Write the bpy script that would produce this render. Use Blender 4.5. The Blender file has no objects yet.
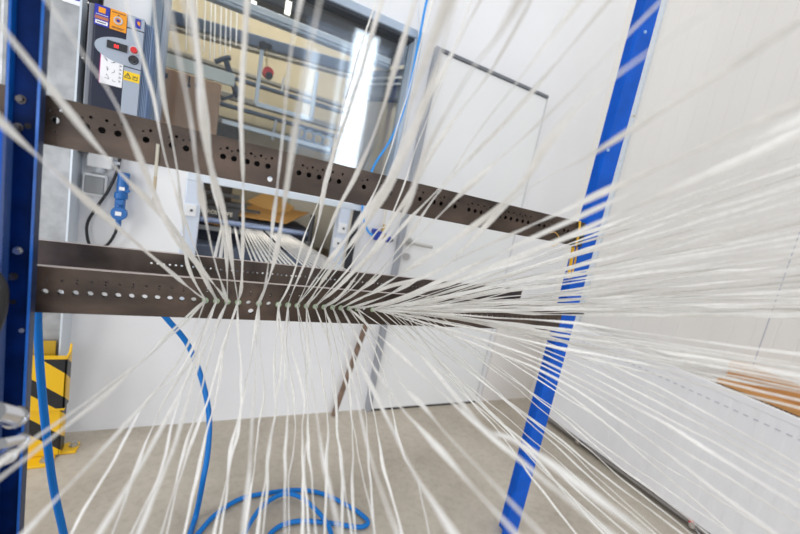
import bpy, bmesh, math, random
from mathutils import Vector, Matrix
random.seed(7)
SC = bpy.context.scene
COL = SC.collection
PI = math.pi

# ---------------------------------------------------------------- camera geometry
F = 379.0; CH = 1.22
def nv(*a): return Vector(a).normalized()
UP = nv(490, 2503, 379)
XA = nv(722, -82, -F); XA = (XA - UP * XA.dot(UP)).normalized()
YA = UP.cross(XA)
RW = Matrix((XA, YA, UP))                 # world = RW @ camera-space
def at(px, py, Y):
    """world point on the vertical plane at depth Y seen at a pixel of the photo"""
    r = RW @ Vector((px - 400, 267 - py, -F))
    r = r * (Y / r.y)
    return Vector((r.x, r.y, r.z + CH))
def atd(px, py, d):
    """world point at distance d along the viewing axis seen at a pixel of the photo"""
    r = RW @ Vector((px - 400, 267 - py, -F)) * (d / F)
    return Vector((r.x, r.y, r.z + CH))
def proj(p):
    c = RW.transposed() @ (Vector(p) - Vector((0, 0, CH)))
    return (400 + c.x / -c.z * F, 267 - c.y / -c.z * F)

# ---------------------------------------------------------------- materials
MATS = {}
def nodes(name):
    m = bpy.data.materials.new(name); m.use_nodes = True
    nt = m.node_tree
    return m, nt, nt.nodes['Principled BSDF']
def mat(name, col, rough=.5, metal=0., var=0., scale=8., bump=0., bscale=60., emit=None, estr=1., stretch=None, col2=None, spec=None, sub=0, thr=(.35, .65)):
    if name in MATS: return MATS[name]
    m, nt, b = nodes(name)
    b.inputs['Base Color'].default_value = (*col, 1)
    b.inputs['Roughness'].default_value = rough
    b.inputs['Metallic'].default_value = metal
    if spec is not None: b.inputs['Specular IOR Level'].default_value = spec
    if emit:
        b.inputs['Emission Color'].default_value = (*emit, 1)
        b.inputs['Emission Strength'].default_value = estr
    if var or bump or col2:
        tc = nt.nodes.new('ShaderNodeTexCoord')
        mp = nt.nodes.new('ShaderNodeMapping')
        nt.links.new(tc.outputs['Object'], mp.inputs['Vector'])
        if stretch: mp.inputs['Scale'].default_value = stretch
    if var or col2:
        n = nt.nodes.new('ShaderNodeTexNoise'); n.inputs['Scale'].default_value = scale
        n.inputs['Detail'].default_value = 6
        nt.links.new(mp.outputs[0], n.inputs['Vector'])
        r = nt.nodes.new('ShaderNodeValToRGB')
        r.color_ramp.elements[0].position = thr[0]; r.color_ramp.elements[1].position = thr[1]
        c2 = col2 if col2 else tuple(max(0, c * (1 - var)) for c in col)
        r.color_ramp.elements[0].color = (*c2, 1)
        r.color_ramp.elements[1].color = (*(col if col2 else tuple(min(1, c * (1 + var * .5)) for c in col)), 1)
        nt.links.new(n.outputs['Fac'], r.inputs['Fac'])
        nt.links.new(r.outputs['Color'], b.inputs['Base Color'])
    if bump:
        n2 = nt.nodes.new('ShaderNodeTexNoise'); n2.inputs['Scale'].default_value = bscale
        n2.inputs['Detail'].default_value = 4
        nt.links.new(mp.outputs[0], n2.inputs['Vector'])
        bp = nt.nodes.new('ShaderNodeBump'); bp.inputs['Strength'].default_value = bump
        bp.inputs['Distance'].default_value = .004
        nt.links.new(n2.outputs['Fac'], bp.inputs['Height'])
        nt.links.new(bp.outputs['Normal'], b.inputs['Normal'])
    MATS[name] = m
    return m

white_wall = mat('white_paint', (.84, .84, .85), .7, var=.03, scale=2.2, bump=.1, bscale=90)
grey_wall = mat('upper_wall_paint', (.74, .745, .75), .75, var=.03, scale=1.5)
door_mat = mat('door_leaf_paint', (.80, .805, .80), .55)
alu = mat('aluminium_profile', (.42, .50, .60), .38, .15, var=.08, scale=5)
alu_dark = mat('dark_profile', (.20, .25, .31), .4, .5)
alu_light = mat('bright_aluminium', (.66, .72, .78), .35, .15)
door_frame_mat = mat('grey_frame_paint', (.38, .40, .44), .45, .2)
galv = mat('galvanised_steel', (.40, .41, .42), .45, .55, var=.18, scale=22, bump=.05)
steel = mat('oiled_steel', (.085, .058, .044), .38, .5, var=.6, scale=7, bump=.12, bscale=160, stretch=(1, 1, 2.5), thr=(.3, .72))
steel2 = mat('oiled_steel_rear', (.12, .092, .078), .42, .5, var=.5, scale=9, bump=.1, bscale=160)
steel_edge = mat('steel_edge_highlight', (.62, .54, .50), .4, .5)  # highlight along the plate edges, painted as a paler steel tone
black_steel = mat('beam_inside', (.02, .018, .018), .6, .3)
blue = mat('blue_enamel', (.0, .020, .125), .55, 0., var=.5, scale=14, bump=.05, spec=.12)
blue_hi = mat('blue_enamel_lit', (.003, .13, .55), .3, 0., var=.25, scale=20)  # lit copy of the post blue, brightness put into the colour
blue_post = mat('bright_blue_paint', (.0, .105, .60), .5, 0., var=.15, scale=12, spec=.2)
chrome = mat('chrome', (.75, .75, .76), .18, 1.)
bolt_mat = mat('zinc_bolt', (.55, .54, .52), .35, .9)
dark_bolt = mat('dark_bolt', (.10, .09, .09), .4, .7)
hose_blue = mat('blue_hose', (.002, .16, .52), .4, spec=.3)
hose_light = mat('light_blue_hose', (.03, .33, .88), .35)
black_rub = mat('black_rubber', (.012, .012, .014), .45)
black_pl = mat('black_plastic', (.02, .021, .026), .4)
navy_pl = mat('dark_housing', (.022, .025, .046), .5, spec=.25)
grey_pl = mat('grey_housing', (.36, .41, .49), .45)
grey_pl2 = mat('light_grey_plastic', (.55, .58, .62), .45)
box_grey = mat('junction_grey', (.26, .27, .28), .5)
white_pl = mat('white_plastic', (.80, .81, .82), .45)
cee_blue = mat('plug_blue', (.01, .13, .42), .35)
yellow = mat('yellow_paint', (.80, .47, .01), .4)
brown_card = mat('cardboard', (.52, .32, .20), .8, var=.1, scale=5)
orange_card = mat('kraft_card', (.62, .33, .10), .75, var=.12, scale=8)
cream_strip = mat('cream_plastic', (.80, .82, .74), .5)
beige_panel = mat('beige_panel', (.50, .42, .27), .6, var=.12, scale=4)
pale_panel = mat('pale_panel', (.70, .66, .57), .6)
dark_rail = mat('dark_rail', (.06, .08, .12), .4, .4)
mid_rail = mat('grey_rail', (.26, .24, .20), .45, .3)
rad_mat = mat('radiator_enamel', (.88, .88, .90), .35)
brass = mat('brass', (.55, .40, .16), .35, .9)
red_pl = mat('red_plastic', (.65, .03, .03), .35)
green_pl = mat('green_plastic', (.05, .35, .14), .4)
orange_sign = mat('orange_print', (.85, .32, .01), .5)
blue_sign = mat('blue_print', (.02, .03, .36), .5)
ink = mat('ink', (.03, .03, .05), .6)
paper = mat('paper', (.85, .85, .88), .7)
wood_orange = mat('orange_wood', (.62, .30, .09), .55, var=.15, scale=30, stretch=(1, .1, 1))
mdf = mat('brown_rod', (.20, .13, .09), .5, var=.3, scale=30)
ceramic = mat('green_eyelet', (.42, .55, .36), .3)
dirty_white = mat('dirty_white', (.66, .62, .52), .6)
led_red = mat('red_led', (.3, 0, 0), .4, emit=(1, .03, .03), estr=3)

def strand_material():
    m, nt, b = nodes('glass_roving')
    tc = nt.nodes.new('ShaderNodeTexCoord')
    n = nt.nodes.new('ShaderNodeTexNoise'); n.inputs['Scale'].default_value = 90
    n.inputs['Detail'].default_value = 3
    nt.links.new(tc.outputs['Object'], n.inputs['Vector'])
    r = nt.nodes.new('ShaderNodeValToRGB')
    r.color_ramp.elements[0].color = (.68, .66, .62, 1); r.color_ramp.elements[1].color = (.90, .885, .85, 1)
    nt.links.new(n.outputs['Fac'], r.inputs['Fac'])
    nt.links.new(r.outputs['Color'], b.inputs['Base Color'])
    b.inputs['Roughness'].default_value = .30; b.inputs['Specular IOR Level'].default_value = .8
    b.inputs['Sheen Weight'].default_value = .3
    bp = nt.nodes.new('ShaderNodeBump'); bp.inputs['Strength'].default_value = .3; bp.inputs['Distance'].default_value = .001
    nt.links.new(n.outputs['Fac'], bp.inputs['Height']); nt.links.new(bp.outputs['Normal'], b.inputs['Normal'])
    return m
roving = strand_material()

def floor_material():
    m, nt, b = nodes('screed_floor')
    tc = nt.nodes.new('ShaderNodeTexCoord')
    n = nt.nodes.new('ShaderNodeTexNoise'); n.inputs['Scale'].default_value = 1.7; n.inputs['Detail'].default_value = 8
    n.inputs['Roughness'].default_value = .65
    n2 = nt.nodes.new('ShaderNodeTexNoise'); n2.inputs['Scale'].default_value = 45; n2.inputs['Detail'].default_value = 5
    for q in (n, n2): nt.links.new(tc.outputs['Object'], q.inputs['Vector'])
    r = nt.nodes.new('ShaderNodeValToRGB')
    r.color_ramp.elements[0].position = .3; r.color_ramp.elements[1].position = .7
    r.color_ramp.elements[0].color = (.34, .295, .235, 1); r.color_ramp.elements[1].color = (.56, .505, .425, 1)
    nt.links.new(n.outputs['Fac'], r.inputs['Fac'])
    r2 = nt.nodes.new('ShaderNodeValToRGB')
    r2.color_ramp.elements[0].position = .25; r2.color_ramp.elements[1].position = .55
    r2.color_ramp.elements[0].color = (.80, .78, .76, 1); r2.color_ramp.elements[1].color = (1, 1, 1, 1)
    nt.links.new(n2.outputs['Fac'], r2.inputs['Fac'])
    mx = nt.nodes.new('ShaderNodeMix'); mx.data_type = 'RGBA'; mx.blend_type = 'MULTIPLY'
    mx.inputs[0].default_value = .7
    nt.links.new(r.outputs['Color'], mx.inputs[6]); nt.links.new(r2.outputs['Color'], mx.inputs[7])
    nt.links.new(mx.outputs[2], b.inputs['Base Color'])
    b.inputs['Roughness'].default_value = .5
    return m
floor_mat = floor_material()

def stripe_material():
    m, nt, b = nodes('hazard_stripes')
    tc = nt.nodes.new('ShaderNodeTexCoord'); s = nt.nodes.new('ShaderNodeSeparateXYZ')
    nt.links.new(tc.outputs['Object'], s.inputs[0])
    def mth(op, a, bb):
        q = nt.nodes.new('ShaderNodeMath'); q.operation = op
        for i, v in enumerate((a, bb)):
            if v is None: continue
            if isinstance(v, (int, float)): q.inputs[i].default_value = v
            else: nt.links.new(v, q.inputs[i])
        return q.outputs[0]
    v = mth('ADD', mth('MULTIPLY', s.outputs['X'], 1.0), mth('MULTIPLY', s.outputs['Z'], 1.25))
    v = mth('ADD', v, mth('MULTIPLY', s.outputs['Y'], 1.0))
    v = mth('FRACT', mth('ADD', mth('DIVIDE', v, .205), 10.30), None)
    v = mth('GREATER_THAN', v, .60)
    mx = nt.nodes.new('ShaderNodeMix'); mx.data_type = 'RGBA'
    mx.inputs[6].default_value = (.82, .48, .01, 1); mx.inputs[7].default_value = (.015, .015, .018, 1)
    nt.links.new(v, mx.inputs[0]); nt.links.new(mx.outputs[2], b.inputs['Base Color'])
    b.inputs['Roughness'].default_value = .35
    return m
stripes = stripe_material()

def groove_material():
    """white sandwich-panel cladding: fine vertical micro-ribs as relief"""
    m, nt, b = nodes('panel_cladding')
    tc = nt.nodes.new('ShaderNodeTexCoord'); sx = nt.nodes.new('ShaderNodeSeparateXYZ')
    nt.links.new(tc.outputs['Object'], sx.inputs[0])
    d = nt.nodes.new('ShaderNodeMath'); d.operation = 'MULTIPLY'; d.inputs[1].default_value = 1 / .078
    f_ = nt.nodes.new('ShaderNodeMath'); f_.operation = 'PINGPONG'; f_.inputs[1].default_value = .5
    g_ = nt.nodes.new('ShaderNodeMapRange'); g_.inputs['From Min'].default_value = 0; g_.inputs['From Max'].default_value = .07
    nt.links.new(sx.outputs['Y'], d.inputs[0]); nt.links.new(d.outputs[0], f_.inputs[0]); nt.links.new(f_.outputs[0], g_.inputs[0])
    bp = nt.nodes.new('ShaderNodeBump'); bp.inputs['Strength'].default_value = .45; bp.inputs['Distance'].default_value = .003
    nt.links.new(g_.outputs[0], bp.inputs['Height']); nt.links.new(bp.outputs['Normal'], b.inputs['Normal'])
    b.inputs['Base Color'].default_value = (.80, .775, .735, 1); b.inputs['Roughness'].default_value = .5
    return m
cladding = groove_material()

def glass_material():
    m = bpy.data.materials.new('window_glass'); m.use_nodes = True
    nt = m.node_tree; nt.nodes.clear()
    o = nt.nodes.new('ShaderNodeOutputMaterial'); mix = nt.nodes.new('ShaderNodeMixShader')
    t = nt.nodes.new('ShaderNodeBsdfTransparent'); g = nt.nodes.new('ShaderNodeBsdfGlossy')
    fr = nt.nodes.new('ShaderNodeFresnel'); fr.inputs['IOR'].default_value = 1.7
    g.inputs['Roughness'].default_value = .055; g.inputs['Color'].default_value = (.9, .95, 1, 1)
    t.inputs['Color'].default_value = (.95, .97, .98, 1)
    nt.links.new(fr.outputs[0], mix.inputs[0]); nt.links.new(t.outputs[0], mix.inputs[1])
    nt.links.new(g.outputs[0], mix.inputs[2]); nt.links.new(mix.outputs[0], o.inputs[0])
    return m
glass = glass_material()

# ---------------------------------------------------------------- mesh helpers
class MB:
    def __init__(s): s.v = []; s.f = []
    def box(s, x0, x1, y0, y1, z0, z1, rot=None, piv=None):
        i = len(s.v)
        c = [Vector((x, y, z)) for z in (z0, z1) for y in (y0, y1) for x in (x0, x1)]
        if rot:
            piv = Vector(piv) if piv else sum(c, Vector()) / 8
            c = [piv + rot @ (p - piv) for p in c]
        s.v += c
        s.f += [[i + a for a in q] for q in ((0, 2, 3, 1), (4, 5, 7, 6), (0, 1, 5, 4), (1, 3, 7, 5), (3, 2, 6, 7), (2, 0, 4, 6))]
        return s
    def tube(s, pts, r, n=10, r2=None, cap=True):
        pts = [Vector(p) for p in pts]; rings = []
        ref = None; N = len(pts)
        for k, p in enumerate(pts):
            t = (pts[min(k + 1, N - 1)] - pts[max(k - 1, 0)]).normalized()
            if ref is None:
                ref = Vector((0, 0, 1)) if abs(t.z) < .9 else Vector((1, 0, 0))
            u = (ref - t * ref.dot(t)).normalized(); w = t.cross(u); ref = u
            rr = r if r2 is None else r + (r2 - r) * k / (N - 1)
            rings.append([p + (u * math.cos(a) + w * math.sin(a)) * rr for a in [2 * PI * j / n for j in range(n)]])
        i = len(s.v)
        for g in rings: s.v += g
        for k in range(N - 1):
            for j in range(n):
                a = i + k * n + j; b = i + k * n + (j + 1) % n
                s.f.append([a, b, b + n, a + n])
        if cap:
            s.f.append([i + j for j in range(n)][::-1]); s.f.append([i + (N - 1) * n + j for j in range(n)])
        return s
    def prism(s, poly, axis, a, b):
        """poly: list of 2-D points; axis 'y': (x,z) extruded in y; 'x': (y,z); 'z': (x,y)"""
        i = len(s.v); n = len(poly)
        for d in (a, b):
            for (p, q) in poly:
                s.v.append(Vector({'y': (p, d, q), 'x': (d, p, q), 'z': (p, q, d)}[axis]))
        s.f.append([i + k for k in range(n)]); s.f.append([i + n + k for k in range(n)][::-1])
        for k in range(n): s.f.append([i + k, i + n + k, i + n + (k + 1) % n, i + (k + 1) % n])
        return s
    def ring(s, c, axis, R, r, n=24, m=8):
        c = Vector(c); ax = Vector(axis).normalized()
        u = ax.orthogonal().normalized(); w = ax.cross(u); i = len(s.v)
        for k in range(n):
            a = 2 * PI * k / n; d = u * math.cos(a) + w * math.sin(a)
            for j in range(m):
                b = 2 * PI * j / m
                s.v.append(c + d * (R + r * math.cos(b)) + ax * r * math.sin(b))
        for k in range(n):
            for j in range(m):
                s.f.append([i + k * m + j, i + ((k + 1) % n) * m + j, i + ((k + 1) % n) * m + (j + 1) % m, i + k * m + (j + 1) % m])
        return s
    def sphere(s, c, rx, ry=None, rz=None, n=14, m=8):
        ry = ry or rx; rz = rz or rx; i = len(s.v); c = Vector(c)
        for a in range(m + 1):
            th = PI * a / m
            for b in range(n):
                ph = 2 * PI * b / n
                s.v.append(c + Vector((rx * math.sin(th) * math.cos(ph), ry * math.sin(th) * math.sin(ph), rz * math.cos(th))))
        for a in range(m):
            for b in range(n):
                s.f.append([i + a * n + b, i + (a + 1) * n + b, i + (a + 1) * n + (b + 1) % n, i + a * n + (b + 1) % n])
        return s

def wloc(o):
    l = Vector((0, 0, 0))
    while o: l = l + o.location; o = o.parent
    return l
def finish(me, name, m, parent, smooth, bev, origin):
    o = bpy.data.objects.new(name, me); COL.objects.link(o)
    if m: me.materials.clear(); me.materials.append(m)
    if parent: o.parent = parent; off = wloc(parent)
    else:
        if origin is None:
            xs = [v.co for v in me.vertices]
            origin = Vector(((min(v.x for v in xs) + max(v.x for v in xs)) / 2, (min(v.y for v in xs) + max(v.y for v in xs)) / 2, min(v.z for v in xs)))
        off = Vector(origin); o.location = off
    for v in me.vertices: v.co -= off
    if smooth:
        for p in me.polygons: p.use_smooth = True
        try:
            me.set_sharp_from_angle(angle=math.radians(40))
        except Exception: pass
    if bev:
        b = o.modifiers.new('b', 'BEVEL'); b.width = bev; b.segments = 2; b.limit_method = 'ANGLE'
    return o
def build(mb, name, m, parent=None, smooth=False, bev=0, origin=None):
    me = bpy.data.meshes.new(name)
    me.from_pydata([tuple(v) for v in mb.v], [], mb.f)
    bm = bmesh.new(); bm.from_mesh(me); bmesh.ops.recalc_face_normals(bm, faces=bm.faces); bm.to_mesh(me); bm.free()
    return finish(me, name, m, parent, smooth, bev, origin)
def tag(o, label, cat, group=None):
    o['label'] = label; o['category'] = cat
    if group: o['group'] = group
    return o
def empty(name, loc, label=None, cat=None, group=None):
    o = bpy.data.objects.new(name, None); COL.objects.link(o); o.location = loc; o.empty_display_size = .02
    if label: tag(o, label, cat, group)
    return o
def struct(o): o['kind'] = 'structure'; return o
def box(name, m, x0, x1, y0, y1, z0, z1, parent=None, bev=0, rot=None, piv=None):
    return build(MB().box(x0, x1, y0, y1, z0, z1, rot, piv), name, m, parent, bev=bev)
def smooth_path(pts, n=8):
    P = [Vector(p) for p in pts]; out = []
    for i in range(len(P) - 1):
        p0 = P[max(i - 1, 0)]; p1 = P[i]; p2 = P[i + 1]; p3 = P[min(i + 2, len(P) - 1)]
        for k in range(n):
            t = k / n
            out.append(.5 * ((2 * p1) + (p2 - p0) * t + (2 * p0 - 5 * p1 + 4 * p2 - p3) * t * t + (3 * p1 - p0 - 3 * p2 + p3) * t ** 3))
    out.append(P[-1]); return out
def cyl(mb, c, axis, r, l, n=20):
    c = Vector(c); a = Vector(axis).normalized()
    return mb.tube([c - a * l / 2, c + a * l / 2], r, n)

def plate(name, m, x0, x1, z0, z1, y0, th, holes, parent=None):
    """steel flat bar standing in the XZ plane with true round holes (x, z, r)"""
    cu = bpy.data.curves.new(name, 'CURVE'); cu.dimensions = '2D'; cu.fill_mode = 'BOTH'; cu.extrude = th / 2
    def poly(pts):
        sp = cu.splines.new('POLY'); sp.points.add(len(pts) - 1)
        for q, (x, y) in zip(sp.points, pts): q.co = (x, y, 0, 1)
        sp.use_cyclic_u = True
    poly([(x0, z0), (x1, z0), (x1, z1), (x0, z1)])
    for (hx, hz, r) in holes:
        n = 16 if r > .003 else 10
        poly([(hx + r * math.cos(2 * PI * k / n), hz + r * math.sin(2 * PI * k / n)) for k in range(n)])
    tmp = bpy.data.objects.new('tmp', cu); COL.objects.link(tmp)
    me = bpy.data.meshes.new_from_object(tmp.evaluated_get(bpy.context.evaluated_depsgraph_get()))
    bpy.data.objects.remove(tmp); bpy.data.curves.remove(cu)
    for v in me.vertices: v.co = Vector((v.co.x, y0 + th / 2 - v.co.z, v.co.y))
    me.name = name
    return finish(me, name, m, parent, False, 0, None)

def text(name, body, m, size, loc, parent, rot=0., normal='y', ext=.0004):
    cu = bpy.data.curves.new(name, 'FONT'); cu.body = body; cu.size = size; cu.extrude = ext
    cu.align_x = 'CENTER'; cu.align_y = 'CENTER'
    tmp = bpy.data.objects.new('tmp', cu); COL.objects.link(tmp)
    me = bpy.data.meshes.new_from_object(tmp.evaluated_get(bpy.context.evaluated_depsgraph_get()))
    bpy.data.objects.remove(tmp); bpy.data.curves.remove(cu)
    c, s = math.cos(rot), math.sin(rot); loc = Vector(loc)
    for v in me.vertices:
        x, y, z = v.co; x, y = x * c - y * s, x * s + y * c
        v.co = loc + Vector((x, -z, y))
    return finish(me, name, m, parent, False, 0, None)

# ================================================================= SETTING
WY = 1.92                                        # face of the back wall
fl = struct(box('floor', floor_mat, -2.2, 3.2, -1.3, 3.8, -.08, 0))
WX1 = 2.33
# back wall with the machine window and the infeed slot cut out
wb = MB()
holes_x = (-.26, .875)
wb.box(-2.2, -.26, WY, WY + .1, 0, 3.3)
wb.box(.875, WX1 + .1, WY, WY + .1, 0, 3.3)
wb.box(-.26, .875, WY, WY + .1, 2.113, 3.3)
wb.box(-.26, -.09, WY, WY + .1, 0, 1.25)
wb.box(.71, .875, WY, WY + .1, 0, 1.25)
wb.box(-.09, .71, WY, WY + .1, 0, .62)
wb.box(-.09, .71, WY, WY + .1, 1.2, 1.25)
struct(build(wb, 'wall_back', white_wall))
wr = MB(); wr.box(WX1, WX1 + .1, -1.15, WY, 0, 3.3)
struct(build(wr, 'wall_right', cladding))
for i, y in enumerate((.735, 1.685 - .95 - .95 + .0)):
    struct(box('trim_%d' % (i + 1), mat('joint_grey', (.50, .50, .56), .6), WX1 - .0015, WX1, y - .002, y + .002, 0, 3.3))  # vertical panel seams as thin grey strips
# vertical cable conduit on the right wall
cd = MB().box(WX1 - .022, WX1, 1.655, 1.682, .0, 3.3)
tr = empty('trim_3', (WX1, 1.68, 0)); struct(tr)
build(cd, 'conduit_cover', alu_light, tr, bev=.003)
build(MB().box(WX1 - .014, WX1, 1.686, 1.712, .0, 3.3), 'conduit_edge', white_pl, tr)
build(MB().sphere(at(634, 116, 1.64), .006), 'conduit_clip', brass, tr)

# door in the back wall
DX0, DX1, DZ1 = .995, 1.80, 2.085
dr = empty('door_1', (1.4, WY, 0)); struct(dr)
box('door_leaf', door_mat, DX0 + .004, DX1 - .004, WY - .022, WY, .012, DZ1 - .02, dr, bev=.002)
box('door_frame', door_frame_mat, DX0 - .032, DX0, WY - .03, WY, 0, DZ1 + .0, dr)
box('door_head', mat('dark_joint', (.16, .17, .19), .5), DX0, DX1, WY - .028, WY, DZ1 - .016, DZ1, dr)
box('door_edge', mat('pale_joint', (.60, .61, .62), .5), DX1 - .003, DX1 + .003, WY - .024, WY, 0, DZ1, dr)
box('door_gap', black_rub, DX0 + .0, DX1, WY - .0225, WY, 0, .012, dr)
hd = MB(); hc = Vector((1.028, WY - .022, 1.05))
cyl(hd, hc + Vector((0, -.004, 0)), (0, 1, 0), .025, .008, 24); cyl(hd, hc + Vector((0, -.025, 0)), (0, 1, 0), .009, .045, 12)
hd.tube(smooth_path([hc + Vector((0, -.045, 0)), hc + Vector((.02, -.052, 0)), hc + Vector((.13, -.05, -.006))], 5), .009, 10)
build(hd, 'door_handle', bolt_mat, dr, True)
kl = MB(); cyl(kl, (1.03, WY - .026, .965), (0, 1, 0), .021, .008, 24); kl.box(1.026, 1.034, WY - .034, WY - .028, .95, .978)
build(kl, 'key_rosette', bolt_mat, dr, True)

# machine window frame with its pane
wf = empty('window_1', (.3, WY, 1.25)); struct(wf)
f = MB(); f.box(-.225, .875, WY - .035, WY + .05, 2.075, 2.113); f.box(.835, .875, WY - .035, WY + .05, 1.25, 2.075)
build(f, 'window_frame', alu, wf, bev=.003)
f = MB(); f.box(-.225, .835, WY - .02, WY + .05, 2.062, 2.075)
build(f, 'window_sash', mat('black_gasket', (.03, .035, .045), .4), wf)
f = MB(); f.box(-.225, .835, WY + .0, WY + .03, 1.25, 1.275)
build(f, 'window_sill', alu, wf)
box('window_pane', glass, -.225, .835, WY + .03, WY + .034, 1.275, 2.062, wf)
# blue-grey mullion column left of the window
f = MB(); f.box(-.262, -.226, WY - .06, WY + .06, 1.21, 3.2)
struct(build(f, 'trim_4', alu_dark, bev=.003))
f = MB(); f.box(-.226, -.212, WY - .05, WY + .05, 1.21, 3.2)
struct(build(f, 'trim_5', grey_pl, bev=.002))
# infeed slot frame
sf = empty('window_2', (.3, WY, .62)); struct(sf)
f = MB(); f.box(-.09, .71, WY - .03, WY + .04, 1.172, 1.203)
build(f, 'slot_lintel', alu_light, sf, bev=.003)
f = MB(); f.box(-.09, -.028, WY - .03, WY + .04, .62, 1.172); f.box(.60, .655, WY - .03, WY + .04, .62, 1.172)
build(f, 'slot_jamb', mat('jamb_blue_grey', (.62, .68, .78), .4, .1), sf, bev=.003)
box('slot_edge', pale_panel, .655, .672, WY - .02, WY + .04, .62, 1.172, sf)
box('slot_dark_strip', black_pl, .672, .712, WY - .024, WY + .04, .62, 1.21, sf)  # black strip beside the pale slot edge
for (a, z) in ((-.065, 1.045), (.625, 1.07), (.61, .99)):
    b = MB().box(a - .022, a + .022, WY - .038, WY - .03, z - .026, z + .026)
    h = build(b, 'strike_plate', white_pl, sf, bev=.002)
    s = MB(); cyl(s, (a + .004, WY - .04, z), (0, 1, 0), .006, .004, 12); build(s, 'plate_screw', dark_bolt, h, True)

# ================================================================= MACHINE BEHIND THE WALL
mc = empty('machine_enclosure', (.3, 2.8, 0), 'pultrusion machine housing of beige panels seen through the glass', 'machine')
mbx = MB(); mbx.box(-.9, 1.5, 3.25, 3.3, 0, 3.0)
build(mbx, 'rear_panel', beige_panel, mc)
build(MB().box(-.95, -.9, 2.05, 3.3, 0, 3.0), 'side_panel', beige_panel, mc)
build(MB().prism([(2.05, 0), (3.25, 0), (3.25, 2.02), (2.05, 1.80)], 'x', .90, .95), 'side_panel', pale_panel, mc)
build(MB().prism([(2.05, 1.80), (3.25, 2.02), (3.25, 3.0), (2.05, 3.0)], 'x', .90, .95), 'side_panel', mat('dark_blue_panel', (.16, .20, .28), .4), mc)  # upper part of the side panel, dark blue
def rail(name, p0, p1, h, d, m, parent=mc):
    p0 = Vector(p0); p1 = Vector(p1); t = p1 - p0; L = t.length
    mb = MB(); mb.box(0, L, -d / 2, d / 2, -h / 2, h / 2)
    R = t.to_track_quat('X', 'Z').to_matrix()
    mb.v = [p0 + R @ v for v in mb.v]
    return build(mb, name, m, parent, bev=min(h, d) * .1)
rail('aluminium_beam', (-.9, 2.2, 2.037), (.84, 2.2, 2.032), .030, .05, alu_light)
rail('aluminium_beam', (-.9, 2.19, 2.005), (.84, 2.19, 2.0), .012, .05, alu)
rail('dark_hood', (-.9, 2.35, 2.16), (.895, 2.35, 2.16), .10, .2, black_pl)
rail('track_rail', (-.9, 2.8, 2.0), (.895, 2.8, 2.13), .07, .06, dark_rail)
rail('track_rail', (-.9, 2.78, 1.94), (.895, 2.78, 2.07), .015, .06, mid_rail)
rail('track_rail', (-.9, 2.8, 1.87), (.895, 2.8, 1.86), .02, .06, mid_rail)
rail('track_rail', (-.9, 2.79, 1.83), (.895, 2.79, 1.815), .018, .06, dark_rail)
rail('track_rail', (-.9, 2.79, 1.72), (.895, 2.79, 1.70), .035, .06, mid_rail)
rail('track_rail', (-.9, 2.78, 1.66), (.895, 2.78, 1.64), .02, .06, dark_rail)
rail('track_rail', (-.9, 2.7, 1.55), (.895, 2.7, 1.53), .03, .06, mid_rail)
rail('slide_bar', (.885, 2.06, 1.935), (.885, 3.2, 2.16), .012, .02, alu_light)
rail('slide_bar', (.885, 2.06, 1.90), (.885, 3.2, 2.12), .012, .02, alu_light)
rail('slide_bar', (.885, 2.06, 1.815), (.885, 3.2, 2.03), .014, .02, dark_rail)
rail('slide_bar', (.885, 2.06, 1.99), (.885, 3.2, 2.22), .02, .02, pale_panel)
# lamps in the dark upper corner
for px in (253, 288):
    p = at(px, 8, 2.24); build(MB().box(p.x - .014, p.x + .014, p.y - .01, p.y + .01, p.z - .03, p.z + .03), 'work_light', mat('lamp_glow', (.9, .9, .8), .4, emit=(1, .97, .85), estr=1.2), mc)
# u-shaped bracket
br = empty('lifting_frame', at(283, 110, 2.3), 'pale aluminium U-shaped frame hanging inside the machine window', 'frame')
rail('upright', at(262, 50, 2.3), at(256, 104, 2.3), .02, .02, alu_light, br)
rail('upright', at(317, 72, 2.3), at(311, 120, 2.3), .02, .02, alu_light, br)
rail('crossbar', at(256, 104, 2.3), at(313, 120, 2.3), .022, .02, alu_light, br)
c = MB(); p = at(263, 46, 2.3)
cyl(c, p, (0, 1, 0), .022, .03, 16); cyl(c, p + Vector((.03, 0, .004)), (0, 1, 0), .015, .03, 14); build(c, 'pulley', black_pl, br, True)
ch = MB(); a, b = at(266, 50, 2.29), at(267, 66, 2.29)
for k in range(7):
    q = a.lerp(b, k / 6); ch.ring(q, (1, 0, 0) if k % 2 else (0, 1, 0), .006, .0018, 10, 5)
build(ch, 'chain', brass, br, True)
rl = empty('tool_balancer', at(268, 80, 2.29), 'small red and black reel hanging on a chain behind the glass', 'reel')
c = MB(); cyl(c, at(268, 73, 2.29), (0, 1, 0), .028, .03, 22); build(c, 'reel_body', red_pl, rl, True)
c = MB(); cyl(c, at(269, 76, 2.27), (0, 1, 0), .018, .02, 18); build(c, 'reel_hub', black_pl, rl, True)
rail('second_crossbar', at(222, 121, 2.3), at(330, 150, 2.3), .022, .02, alu_light, br)
for px, py in ((276, 120), (285, 122), (300, 128)):
    rail('clamp_rod', at(px, py, 2.3), at(px - 4, py + 20, 2.3), .014, .014, galv, br)
# white marker
p = at(283, 84, 2.31); tag(box('white_tube', white_pl, p.x - .005, p.x + .005, p.y, p.y + .01, p.z - .035, p.z + .035), 'short white upright tube between the arms of the U-shaped frame', 'tube')
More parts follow.
